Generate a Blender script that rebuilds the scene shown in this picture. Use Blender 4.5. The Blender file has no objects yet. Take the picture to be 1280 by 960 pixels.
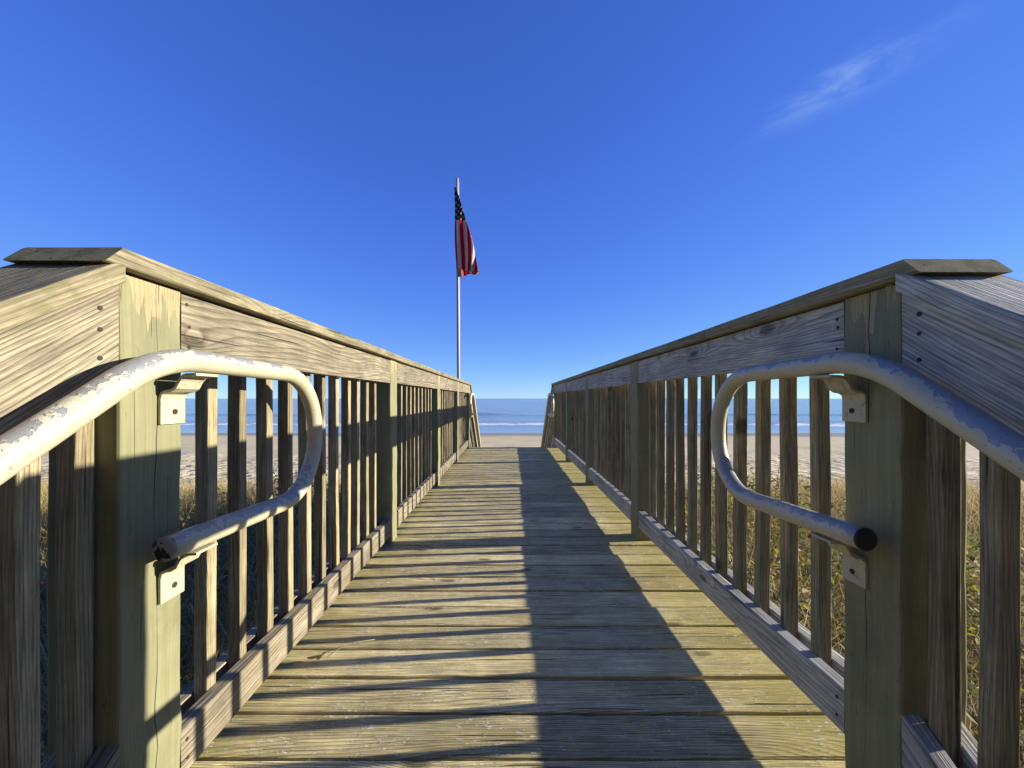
import bpy, bmesh, math, random
import numpy as np
from mathutils import Vector, Matrix, noise as mnoise

random.seed(7)
rng = np.random.default_rng(11)
scene = bpy.context.scene
COL = scene.collection

# ------------------------------------------------------------------ measured layout (metres)
H = 0.90                      # eye height above the deck
F = 492.0                     # focal length in 1280-px units
XL, XR = -0.736, 0.810        # inner faces of the two railings
POST = 0.140
L_POSTS = [0.744, 2.435, 4.04, 5.58, 7.16]     # near faces
R_POSTS = [0.815, 2.49, 4.07, 5.56, 7.18]
DECK0, PITCH, DECK_N = 0.699, 0.1432, 46
DECK_END = DECK0 + PITCH * DECK_N
BOARD_LO, BOARD_HI = 0.997, 1.137
CAP_T = 0.036
SUN_DIR = Vector((1.0, 0.10, 0.256)).normalized()      # towards the sun
SEA_Z = -2.52

# ------------------------------------------------------------------ node helpers
def mat_new(name):
    m = bpy.data.materials.new(name)
    m.use_nodes = True
    nt = m.node_tree
    nt.nodes.clear()
    return m, nt

class G:
    def __init__(s, nt): s.nt = nt
    def node(s, t, **kw):
        n = s.nt.nodes.new(t)
        for k, v in kw.items(): setattr(n, k, v)
        return n
    def put(s, sock, v):
        if hasattr(v, 'links') or isinstance(v, bpy.types.NodeSocket): s.nt.links.new(v, sock)
        else: sock.default_value = v
    def m(s, op, a, b=0.0, c=None, clamp=False):
        n = s.node('ShaderNodeMath', operation=op, use_clamp=clamp)
        s.put(n.inputs[0], a); s.put(n.inputs[1], b)
        if c is not None: s.put(n.inputs[2], c)
        return n.outputs[0]
    def vm(s, op, a, b=(0, 0, 0)):
        n = s.node('ShaderNodeVectorMath', operation=op)
        s.put(n.inputs[0], a); s.put(n.inputs[1], b)
        return n.outputs['Value'] if op in ('DOT_PRODUCT', 'LENGTH') else n.outputs[0]
    def attr(s, name):
        return s.node('ShaderNodeAttribute', attribute_name=name)
    def noise(s, vec, scale=1.0, detail=2.0, rough=0.5, dist=0.0):
        n = s.node('ShaderNodeTexNoise')
        s.put(n.inputs['Vector'], vec)
        n.inputs['Scale'].default_value = scale; n.inputs['Detail'].default_value = detail
        n.inputs['Roughness'].default_value = rough; n.inputs['Distortion'].default_value = dist
        return n.outputs['Fac']
    def ramp(s, v, a, b, lo=0.0, hi=1.0, smooth=True):
        n = s.node('ShaderNodeMapRange', interpolation_type='SMOOTHSTEP' if smooth else 'LINEAR', clamp=True) \
            if smooth else s.node('ShaderNodeMapRange', clamp=True)
        s.put(n.inputs['Value'], v)
        s.put(n.inputs['From Min'], a); s.put(n.inputs['From Max'], b)
        s.put(n.inputs['To Min'], lo); s.put(n.inputs['To Max'], hi)
        return n.outputs['Result']
    KA = 0.80                              # overall level of the surface colours
    def mix(s, f, a, b, mode='MIX'):
        n = s.node('ShaderNodeMix', data_type='RGBA', blend_type=mode)
        s.put(n.inputs[0], f)
        s.put(n.inputs[6], a if not isinstance(a, tuple) else (*[q * s.KA for q in a], 1.0))
        s.put(n.inputs[7], b if not isinstance(b, tuple) else (*[q * s.KA for q in b], 1.0))
        return n.outputs[2]
    def bump(s, h, dist, strength=1.0, normal=None):
        n = s.node('ShaderNodeBump')
        n.inputs['Strength'].default_value = strength
        n.inputs['Distance'].default_value = dist
        s.put(n.inputs['Height'], h)
        if normal is not None: s.put(n.inputs['Normal'], normal)
        return n.outputs[0]
    def out(s, col, rough=0.7, normal=None, metal=0.0, spec=0.3, trans=None):
        b = s.node('ShaderNodeBsdfPrincipled')
        s.put(b.inputs['Base Color'], col if not isinstance(col, tuple) else (*col, 1.0))
        s.put(b.inputs['Roughness'], rough); s.put(b.inputs['Metallic'], metal)
        s.put(b.inputs['Specular IOR Level'], spec)
        if normal is not None: s.put(b.inputs['Normal'], normal)
        o = s.node('ShaderNodeOutputMaterial')
        sh = b.outputs[0]
        if trans is not None:
            t = s.node('ShaderNodeBsdfTranslucent')
            s.put(t.inputs[0], col if not isinstance(col, tuple) else (*col, 1.0))
            mx = s.node('ShaderNodeMixShader'); mx.inputs[0].default_value = trans
            s.nt.links.new(sh, mx.inputs[1]); s.nt.links.new(t.outputs[0], mx.inputs[2]); sh = mx.outputs[0]
        s.nt.links.new(sh, o.inputs[0])
        return b

def scale_vec(g, l, c, d, a, b, e):
    n = g.node('ShaderNodeCombineXYZ')
    g.put(n.inputs[0], g.m('MULTIPLY', l, a)); g.put(n.inputs[1], g.m('MULTIPLY', c, b)); g.put(n.inputs[2], g.m('MULTIPLY', d, e))
    return n.outputs[0]

def grain(g, ring_amp=19.0, knots=True):
    """board-local coordinates (gc: along, across, through) -> ring pattern, fibre, stain, knot core"""
    a = g.attr('gc'); sep = g.node('ShaderNodeSeparateXYZ'); g.put(sep.inputs[0], a.outputs['Vector'])
    l, c, d = sep.outputs
    rnd = g.attr('rnd').outputs['Fac']
    n1 = g.noise(scale_vec(g, l, c, d, 0.75, 5.0, 5.0), 1.0, 1.0, 0.4)
    n2 = g.noise(scale_vec(g, l, c, d, 3.0, 22.0, 22.0), 1.0, 2.0, 0.5)
    fc = g.m('MULTIPLY_ADD', rnd, 120.0, 60.0)
    Fv = g.m('ADD', g.m('MULTIPLY', c, fc), g.m('MULTIPLY', d, 110.0))
    Fv = g.m('MULTIPLY_ADD', n1, ring_amp, Fv)
    Fv = g.m('MULTIPLY_ADD', n2, 1.5, Fv)
    core = None
    if knots:
        v = g.node('ShaderNodeTexVoronoi', voronoi_dimensions='2D', feature='F1')
        g.put(v.inputs['Vector'], scale_vec(g, l, c, d, 1.25, 3.3, 0.0)); v.inputs['Scale'].default_value = 1.0
        v.inputs['Randomness'].default_value = 1.0
        dist = g.m('MULTIPLY_ADD', n2, 0.05, v.outputs['Distance'])
        q = g.m('MULTIPLY', dist, 8.0)
        k = g.m('DIVIDE', 5.0, g.m('MULTIPLY_ADD', q, q, 1.0))
        Fv = g.m('ADD', Fv, k)
        core = g.ramp(dist, 0.050, 0.085, 1.0, 0.0)
    t = g.m('FRACT', Fv)
    ring = g.m('MULTIPLY', g.m('POWER', t, 3.2), g.ramp(t, 0.88, 1.0, 1.0, 0.0))
    fib = g.noise(scale_vec(g, l, c, d, 9.0, 300.0, 300.0), 1.0, 4.0, 0.7)
    fib2 = g.noise(scale_vec(g, l, c, d, 3.0, 90.0, 90.0), 1.0, 3.0, 0.6)
    stain = g.noise(scale_vec(g, l, c, d, 2.2, 7.0, 7.0), 1.0, 3.0, 0.55)
    crack = g.ramp(g.noise(scale_vec(g, l, c, d, 2.0, 110.0, 110.0), 1.0, 1.0, 0.4), 0.255, 0.30, 1.0, 0.0)
    return dict(l=l, c=c, d=d, rnd=rnd, ring=ring, fib=fib, fib2=fib2, stain=stain, core=core, crack=crack)

def wood(name, light, mid, dark, ring_str=0.6, deck=False, vary=0.25, lichen=0.0):
    m, nt = mat_new(name); g = G(nt)
    w = grain(g)
    pos = g.node('ShaderNodeNewGeometry').outputs['Position']
    col = g.mix(g.ramp(w['stain'], 0.35, 0.68), light, mid)
    col = g.mix(g.m('MULTIPLY', w['ring'], ring_str), col, dark)
    col = g.mix(g.m('MULTIPLY', w['core'], 0.75), col, tuple(x * 0.5 for x in dark))
    f = g.ramp(w['fib'], 0.28, 0.72, 0.45, 1.42, False)
    f = g.m('MULTIPLY', f, g.ramp(w['fib2'], 0.3, 0.7, 0.70, 1.18, False))
    f = g.m('MULTIPLY', f, g.m('MULTIPLY_ADD', w['rnd'], vary, 1.0 - vary * 0.5))
    big = g.noise(pos, 7.0, 5.0, 0.7)
    f = g.m('MULTIPLY', f, g.ramp(big, 0.3, 0.7, 0.74, 1.16, False))
    comb = g.node('ShaderNodeCombineXYZ')
    for i in range(3): g.put(comb.inputs[i], f)
    col = g.mix(1.0, col, comb.outputs[0], 'MULTIPLY')
    h = g.m('ADD', g.m('MULTIPLY', w['ring'], 0.5), g.m('MULTIPLY', w['fib2'], 0.9))
    h = g.m('MULTIPLY_ADD', w['fib'], 0.4, h)
    if deck:
        sp = g.node('ShaderNodeSeparateXYZ'); g.put(sp.inputs[0], pos)
        # yellow-green algae that has grown in the corners along both kick boards
        en = g.noise(pos, 5.0, 3.0, 0.6)
        e1 = g.ramp(g.m('MULTIPLY_ADD', en, 0.5, sp.outputs[0]), 0.72, 1.15)
        e2 = g.ramp(g.m('MULTIPLY_ADD', en, -0.5, sp.outputs[0]), -0.80, -1.25)
        al = g.m('MULTIPLY', g.m('MAXIMUM', e1, e2), 0.5)
        col = g.mix(al, col, (0.56, 0.46, 0.05))
        # raised pale splinters and flakes
        fl = g.noise(scale_vec(g, w['l'], w['c'], w['d'], 38.0, 120.0, 60.0), 1.0, 3.0, 0.7)
        msk = g.noise(pos, 6.5, 2.0, 0.5)
        flake = g.m('MULTIPLY', g.ramp(fl, 0.575, 0.62), g.ramp(msk, 0.40, 0.60))
        col = g.mix(g.m('MULTIPLY', flake, 0.85), col, (1.0, 0.92, 0.70))
        h = g.m('MULTIPLY_ADD', flake, 0.9, h)
    if lichen:
        ln = g.noise(pos, 22.0, 4.0, 0.65)
        col = g.mix(g.ramp(ln, 0.5, 0.62, 0.0, lichen), col, (0.16, 0.16, 0.045))
    col = g.mix(g.m('MULTIPLY', w['crack'], 0.8), col, tuple(x * 0.25 for x in dark))
    h = g.m('MULTIPLY_ADD', w['crack'], -1.6, h)
    nrm = g.bump(h, 0.0026 if not deck else 0.0042, 1.0)
    g.out(col, 0.78, nrm, spec=0.25)
    return m

def painted_post(name):
    """grey-green paint, cracked along the grain and peeled off the wood near the top"""
    m, nt = mat_new(name); g = G(nt)
    w = grain(g, knots=True)
    pos = g.node('ShaderNodeNewGeometry').outputs['Position']
    sp = g.node('ShaderNodeSeparateXYZ'); g.put(sp.inputs[0], pos)
    wood_c = g.mix(g.m('MULTIPLY', w['ring'], 0.8), (0.43, 0.35, 0.185), (0.22, 0.155, 0.07))
    n = g.noise(scale_vec(g, w['l'], w['c'], w['d'], 5.0, 34.0, 34.0), 1.0, 3.0, 0.55)
    hi = g.m('MULTIPLY', g.m('SUBTRACT', sp.outputs[2], 1.04), 2.6)
    hi = g.m('MAXIMUM', hi, -0.28)
    peel = g.ramp(g.m('ADD', n, hi), 0.60, 0.63)
    paint = g.mix(g.noise(pos, 14.0, 4.0, 0.6), (0.235, 0.225, 0.115), (0.315, 0.30, 0.155))
    paint = g.mix(g.m('MULTIPLY', w['ring'], 0.22), paint, (0.16, 0.16, 0.11))
    fv = g.ramp(w['fib2'], 0.3, 0.7, 0.86, 1.1, False)
    comb = g.node('ShaderNodeCombineXYZ')
    for i in range(3): g.put(comb.inputs[i], fv)
    paint = g.mix(1.0, paint, comb.outputs[0], 'MULTIPLY')
    col = g.mix(peel, paint, wood_c)
    # fine drying cracks along the grain
    wander = g.m('MULTIPLY_ADD', g.noise(scale_vec(g, w['l'], w['c'], w['d'], 1.9, 0.0, 0.0), 1.0, 3.0, 0.55), 0.055, -0.020)
    wid = g.ramp(g.noise(scale_vec(g, w['l'], w['c'], w['d'], 1.5, 0.0, 0.0), 1.0, 1.0), 0.44, 0.62, 0.0, 0.0016)
    ckm = g.m('LESS_THAN', g.m('ABSOLUTE', g.m('SUBTRACT', w['c'], wander)), wid)
    ck2 = g.m('LESS_THAN', g.noise(scale_vec(g, w['l'], w['c'], w['d'], 2.4, 130.0, 130.0), 1.0, 1.0, 0.4), 0.262)
    ckm = g.m('MAXIMUM', ckm, ck2)
    fleck = g.ramp(g.noise(scale_vec(g, w['l'], w['c'], w['d'], 14.0, 90.0, 90.0), 1.0, 3.0, 0.7), 0.66, 0.70)
    col = g.mix(g.m('MULTIPLY', fleck, 0.55), col, (0.10, 0.085, 0.05))
    dirt = g.noise(pos, 4.0, 5.0, 0.7)
    col = g.mix(g.ramp(dirt, 0.50, 0.72, 0.0, 0.45), col, (0.13, 0.125, 0.065))
    col = g.mix(g.m('MULTIPLY', ckm, 0.8), col, (0.03, 0.028, 0.02))
    h = g.m('ADD', g.m('MULTIPLY', peel, -0.8), g.m('MULTIPLY', w['fib2'], 0.35))
    h = g.m('MULTIPLY_ADD', w['ring'], 0.25, h)
    h = g.m('MULTIPLY_ADD', ckm, -1.2, h)
    g.out(col, 0.72, g.bump(h, 0.002, 0.9), spec=0.3)
    return m

M = {}
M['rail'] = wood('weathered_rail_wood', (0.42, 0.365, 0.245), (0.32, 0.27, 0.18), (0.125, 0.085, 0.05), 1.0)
M['rail_grey_lifted'] = wood('greyed_wood_lifted_for_shade', (0.68, 0.66, 0.58), (0.55, 0.53, 0.46), (0.21, 0.19, 0.16), 0.9)  # greyed wood, with cool fill light for the shaded railing put into the colour
M['cap'] = wood('cap_rail_wood', (0.42, 0.36, 0.22), (0.33, 0.28, 0.165), (0.16, 0.12, 0.065), 0.7, lichen=0.35)
M['baluster'] = wood('baluster_wood', (0.46, 0.385, 0.225), (0.345, 0.28, 0.158), (0.14, 0.105, 0.06), 0.7, vary=0.5)
M['deck'] = wood('deck_wood', (1.0, 0.845, 0.43), (0.80, 0.655, 0.31), (0.20, 0.14, 0.06), 0.85, deck=True, vary=0.6)
M['post'] = painted_post('grey_green_post_paint')

def end_grain():
    m, nt = mat_new('mossy_end_grain'); g = G(nt)
    a = g.attr('gc'); sep = g.node('ShaderNodeSeparateXYZ'); g.put(sep.inputs[0], a.outputs['Vector'])
    l, c, d = sep.outputs
    pos = g.node('ShaderNodeNewGeometry').outputs['Position']
    dd = g.m('ADD', d, 0.055)
    rr = g.m('SQRT', g.m('ADD', g.m('MULTIPLY', c, c), g.m('MULTIPLY', dd, dd)))
    rr = g.m('MULTIPLY_ADD', g.noise(pos, 14.0, 2.0), 0.012, rr)
    t = g.m('FRACT', g.m('MULTIPLY', rr, 190.0))
    ring = g.m('MULTIPLY', g.m('POWER', t, 2.5), g.ramp(t, 0.88, 1.0, 1.0, 0.0))
    fine = g.noise(pos, 130.0, 3.0, 0.65)
    col = g.mix(fine, (0.26, 0.235, 0.13), (0.38, 0.34, 0.20))
    col = g.mix(g.m('MULTIPLY', ring, 0.55), col, (0.12, 0.095, 0.05))
    moss = g.ramp(g.noise(pos, 24.0, 4.0, 0.65), 0.42, 0.60)
    col = g.mix(g.m('MULTIPLY', moss, 0.65), col, (0.13, 0.135, 0.035))
    ck = g.noise(g.vm('MULTIPLY', pos, (60.0, 60.0, 9.0)), 1.0, 1.0)
    col = g.mix(g.ramp(ck, 0.27, 0.31, 0.8, 0.0), col, (0.03, 0.025, 0.015))
    g.out(col, 0.9, g.bump(g.m('MULTIPLY_ADD', fine, 0.4, g.m('MULTIPLY', ring, -0.4)), 0.0012, 0.7), spec=0.15)
    return m
M['end'] = end_grain()

def pipe_paint():
    m, nt = mat_new('peeling_pipe_paint'); g = G(nt)
    pos = g.node('ShaderNodeNewGeometry').outputs['Position']
    up = g.attr('rnd').outputs['Fac']            # 1 on the worn upper side of the pipe
    n = g.noise(pos, 42.0, 4.0, 0.62); n2 = g.noise(pos, 9.0, 2.0, 0.5)
    v = g.m('ADD', g.m('MULTIPLY_ADD', n, 0.72, g.m('MULTIPLY', n2, 0.62)), g.m('MULTIPLY', up, 0.27))
    v = g.m('ADD', v, 0.06)
    bare = g.ramp(v, 0.87, 0.915)
    edge = g.m('MULTIPLY', g.ramp(v, 0.80, 0.86), g.m('SUBTRACT', 1.0, bare))      # thinned undercoat round each chip
    speck = g.ramp(g.noise(pos, 160.0, 3.0, 0.65), 0.63, 0.67)
    paint = g.mix(g.noise(pos, 18.0, 4.0, 0.7), (0.50, 0.45, 0.285), (0.66, 0.605, 0.415))
    paint = g.mix(g.m('MULTIPLY', edge, 0.6), paint, (0.62, 0.60, 0.50))
    metal = g.mix(g.noise(pos, 95.0, 4.0, 0.7), (0.27, 0.27, 0.26), (0.50, 0.49, 0.46))
    rust = g.ramp(g.noise(pos, 60.0, 4.0, 0.65), 0.66, 0.72)
    col = g.mix(bare, paint, metal)
    col = g.mix(g.m('MULTIPLY', speck, 0.6), col, (0.20, 0.17, 0.11))
    col = g.mix(g.m('MULTIPLY', rust, 0.7), col, (0.17, 0.10, 0.045))
    h = g.m('MULTIPLY_ADD', g.noise(pos, 200.0, 2.0, 0.6), 0.15, g.m('MULTIPLY', bare, -1.0))
    nrm = g.bump(h, 0.0009, 0.9)
    g.out(col, g.ramp(bare, 0, 1, 0.40, 0.34), nrm, metal=g.m('MULTIPLY', bare, 0.28), spec=0.45)
    return m
M['pipe'] = pipe_paint()

def bracket_paint():
    m, nt = mat_new('chipped_bracket_paint'); g = G(nt)
    pos = g.node('ShaderNodeNewGeometry').outputs['Position']
    paint = g.mix(g.noise(pos, 30.0, 3.0, 0.6), (0.47, 0.43, 0.27), (0.60, 0.55, 0.38))
    chip = g.ramp(g.noise(pos, 85.0, 3.0, 0.6), 0.62, 0.66)
    col = g.mix(g.m('MULTIPLY', chip, 0.7), paint, (0.22, 0.20, 0.15))
    rust = g.ramp(g.noise(pos, 28.0, 3.0, 0.6), 0.62, 0.72)
    col = g.mix(g.m('MULTIPLY', rust, 0.5), col, (0.35, 0.17, 0.05))
    g.out(col, 0.5, g.bump(chip, 0.0006, 0.6), spec=0.4)
    return m
M['bracket'] = bracket_paint()

def simple(name, c1, c2, scale=20.0, rough=0.6, metal=0.0, spec=0.3, thr=None):
    m, nt = mat_new(name); g = G(nt)
    pos = g.node('ShaderNodeNewGeometry').outputs['Position']
    n = g.noise(pos, scale, 3.0, 0.6)
    f = n if thr is None else g.ramp(n, thr, thr + 0.03)
    g.out(g.mix(f, c1, c2), rough, g.bump(n, 0.0008, 0.4), metal=metal, spec=spec)
    return m
M['screw'] = simple('rusty_screw', (0.035, 0.028, 0.022), (0.075, 0.05, 0.035), 300, 0.6, 0.3)
M['plug'] = simple('black_plug', (0.012, 0.012, 0.012), (0.02, 0.02, 0.02), 60, 0.35)
M['plug_peeled'] = simple('black_plug_with_paint_remains', (0.012, 0.012, 0.012), (0.27, 0.27, 0.25), 38, 0.45, thr=0.47)
M['pole'] = simple('white_pole_paint', (0.40, 0.39, 0.36), (0.52, 0.51, 0.47), 12, 0.4)
M['rope'] = simple('rope', (0.45, 0.42, 0.35), (0.6, 0.57, 0.5), 60, 0.8)
M['dark_metal'] = simple('dark_cleat_metal', (0.03, 0.03, 0.03), (0.06, 0.055, 0.05), 80, 0.5, 0.5)

# ------------------------------------------------------------------ mesh helpers
class MB:
    """collects boards and tubes with grain coordinates; build() links them as one mesh object"""
    def __init__(s): s.v = []; s.f = []; s.gc = []; s.rnd = []; s.smooth = []; s.ends = set()
    def add(s, verts, faces, gc, rnd, smooth=False):
        o = len(s.v)
        s.v += verts; s.gc += gc; s.rnd += (rnd if isinstance(rnd, list) else [rnd] * len(verts))
        s.f += [tuple(i + o for i in f) for f in faces]; s.smooth += [smooth] * len(faces)
    def board(s, origin, L, C, D, length, width, thick, r=0.004, seg=0.25, k0=(0, 0), k1=(0, 0), wob=0.0012, rnd=None, centred=False):
        """a sawn board: axes L (along), C (across), D (through), centred on C and D, starting at origin.
        k0/k1: how far an end moves along L per metre of (c, d) - a mitre or plumb cut."""
        origin, L, C, D = Vector(origin), Vector(L).normalized(), Vector(C).normalized(), Vector(D).normalized()
        if rnd is None: rnd = random.random()
        r = min(r, width * 0.3, thick * 0.3)
        off = Vector((random.uniform(0, 60), random.uniform(0, 9), random.uniform(0, 9)))
        if centred: off.y = off.z = 0.0
        hw, ht = width / 2, thick / 2
        prof = []
        for sx, sy in ((1, 1), (-1, 1), (-1, -1), (1, -1)):
            a0 = {(1, 1): 0, (-1, 1): 90, (-1, -1): 180, (1, -1): 270}[(sx, sy)]
            for a in (0, 45, 90):
                t = math.radians(a0 + a)
                prof.append(((hw - r) * sx + r * math.cos(t), (ht - r) * sy + r * math.sin(t)))
        n = max(1, int(round(length / seg))); P = len(prof)
        verts, gc, faces = [], [], []
        seed = random.uniform(0, 1000)
        for i in range(n + 1):
            t = i / n
            wx = wob * mnoise.noise((seed, i * 0.6, 0)); wy = wob * mnoise.noise((seed, i * 0.6, 7.3))
            for j, (c, d) in enumerate(prof):
                cj = c + wx + wob * 0.7 * mnoise.noise((seed + j // 3 * 3.1, i * 0.9, 3.0))
                dj = d + wy + wob * 0.7 * mnoise.noise((seed + j // 3 * 3.1, i * 0.9, 5.0))
                l0 = k0[0] * c + k0[1] * d; l1 = length + k1[0] * c + k1[1] * d
                l = l0 + (l1 - l0) * t
                verts.append(tuple(origin + L * l + C * cj + D * dj))
                gc.append((l + off.x, c + off.y, d + off.z))
        for i in range(n):
            for j in range(P):
                a = i * P + j; b = i * P + (j + 1) % P
                faces.append((a, b, b + P, a + P))
        faces.append(tuple(reversed(range(P)))); faces.append(tuple(range(n * P, n * P + P)))
        if L.dot(C.cross(D)) < 0: faces = [tuple(reversed(f)) for f in faces]
        s.add(verts, faces, gc, rnd)
        s.ends |= {len(s.f) - 1, len(s.f) - 2}
    def tube(s, pts, rad, n=20, cap0=True, cap1=True, up=Vector((0, 0, 1))):
        pts = [Vector(p) for p in pts]
        verts, gc, faces, rn = [], [], [], []
        ln = 0; prev = None
        for i, p in enumerate(pts):
            if i: ln += (p - pts[i - 1]).length
            t = (pts[min(i + 1, len(pts) - 1)] - pts[max(i - 1, 0)]).normalized()
            if prev is None:
                a = t.orthogonal().normalized()
            else:
                a = (prev - t * prev.dot(t)).normalized()
            prev = a; b = t.cross(a)
            rr = rad(i / (len(pts) - 1)) if callable(rad) else rad
            for j in range(n):
                q = a * math.cos(2 * math.pi * j / n) + b * math.sin(2 * math.pi * j / n)
                verts.append(tuple(p + q * rr)); gc.append((ln, j * rr * 6.28 / n, 0)); rn.append(q.dot(up))
        for i in range(len(pts) - 1):
            for j in range(n):
                a = i * n + j; b = i * n + (j + 1) % n
                faces.append((a, b, b + n, a + n))
        s.add(verts, faces, gc, rn, True)
        o = len(s.v) - len(verts)
        if cap0: s.f.append(tuple(o + j for j in reversed(range(n)))); s.smooth.append(False)
        if cap1: s.f.append(tuple(o + (len(pts) - 1) * n + j for j in range(n))); s.smooth.append(False)
    def prism(s, poly, axis0, axis1, extr, origin):
        """closed polygon in the plane (axis0, axis1), pushed along extr"""
        o = Vector(origin); a0, a1, e = Vector(axis0), Vector(axis1), Vector(extr)
        n = len(poly)
        vs = [tuple(o + a0 * p[0] + a1 * p[1]) for p in poly] + [tuple(o + a0 * p[0] + a1 * p[1] + e) for p in poly]
        fs = [tuple(reversed(range(n))), tuple(range(n, 2 * n))]
        fs += [(i, (i + 1) % n, (i + 1) % n + n, i + n) for i in range(n)]
        s.add(vs, fs, [(0, 0, 0)] * (2 * n), 0.5)
    def build(s, name, mat, parent=None, recalc=True):
        me = bpy.data.meshes.new(name)
        me.from_pydata(s.v, [], s.f)
        a = me.attributes.new('gc', 'FLOAT_VECTOR', 'POINT'); a.data.foreach_set('vector', np.array(s.gc, dtype=np.float32).ravel())
        a = me.attributes.new('rnd', 'FLOAT', 'POINT'); a.data.foreach_set('value', np.array(s.rnd, dtype=np.float32))
        me.polygons.foreach_set('use_smooth', s.smooth)
        me.materials.append(mat)
        if s.ends and mat in (M.get('cap'), M.get('rail'), M.get('rail_grey_lifted'), M.get('deck'), M.get('baluster')):
            me.materials.append(M['end'])
            for i in s.ends: me.polygons[i].material_index = 1
        if recalc:
            bm = bmesh.new(); bm.from_mesh(me); bmesh.ops.recalc_face_normals(bm, faces=bm.faces); bm.to_mesh(me); bm.free()
        me.update()
        o = bpy.data.objects.new(name, me); COL.objects.link(o)
        if parent is not None:
            o.parent = parent
            o.matrix_parent_inverse = parent.matrix_world.inverted() if parent.type != 'EMPTY' else Matrix.Translation(-parent.location)
        return o

def tag(o, label=None, cat=None, group=None, kind=None):
    if label: o['label'] = label
    if cat: o['category'] = cat
    if group: o['group'] = group
    if kind: o['kind'] = kind
    return o

def thing(name, label, cat, loc, group=None):
    o = bpy.data.objects.new(name, None); COL.objects.link(o)
    o.location = loc; o.empty_display_size = 0.2
    return tag(o, label, cat, group)

X, Y, Z = Vector((1, 0, 0)), Vector((0, 1, 0)), Vector((0, 0, 1))

def screw(pos, nrm, parent, r=0.0042):
    mb = MB(); pos, nrm = Vector(pos), Vector(nrm)
    jr = r * random.uniform(0.85, 1.2)
    mb.tube([pos - nrm * 0.006, pos + nrm * 0.0012], jr, 10)
    return mb.build('screw', M['screw'], parent)

# ------------------------------------------------------------------ boardwalk deck
walk = thing('boardwalk', 'weathered plank boardwalk with algae stained edges running straight to the beach', 'boardwalk', (0.04, 4.0, -0.04))
mb = MB()
for k in range(DECK_N):
    y = DECK0 + PITCH * k
    wd = PITCH - 0.0085 + random.uniform(-0.002, 0.0015)
    dz = random.uniform(-0.0016, 0.0006)
    ang = random.uniform(-0.0022, 0.0022)
    Lx = Vector((math.cos(ang), math.sin(ang), random.uniform(-0.001, 0.001)))
    mb.board((-0.93 + random.uniform(-0.02, 0.02), y + PITCH / 2, -0.019 + dz), Lx, Y, Z, 1.94 + random.uniform(-0.02, 0.02), wd, 0.038,
             r=0.0055, seg=0.12, wob=0.0016)
mb.build('plank_deck', M['deck'], walk)
for xx in (-0.80, 0.04, 0.875):
    b = MB(); b.board((xx, DECK0 + 0.01, -0.135), Y, X, Z, DECK_END - DECK0 - 0.02, 0.04, 0.185); b.build('joist', M['rail_grey_lifted'], walk)
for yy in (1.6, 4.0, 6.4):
    b = MB(); b.board((-0.78, yy, -0.32), X, Y, Z, 1.64, 0.14, 0.18); b.build('cross_beam', M['rail_grey_lifted'], walk)
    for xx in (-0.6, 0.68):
        b = MB(); b.board((xx, yy, -2.3), Z, X, Y, 1.888, 0.14, 0.14); b.build('pile', M['rail_grey_lifted'], walk)
# steps down at either end
for i in range(1, 6):
    for sgn, y0 in ((-1, DECK0), (1, DECK_END)):
        b = MB()
        for q in range(2):
            b.board((-0.70, y0 + sgn * (0.275 * (i - 1) + 0.07 + 0.138 * q), -0.019 - 0.187 * i), X, Y, Z, 1.47, 0.132, 0.038, r=0.005)
        b.build('step', M['deck'], walk)

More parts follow.
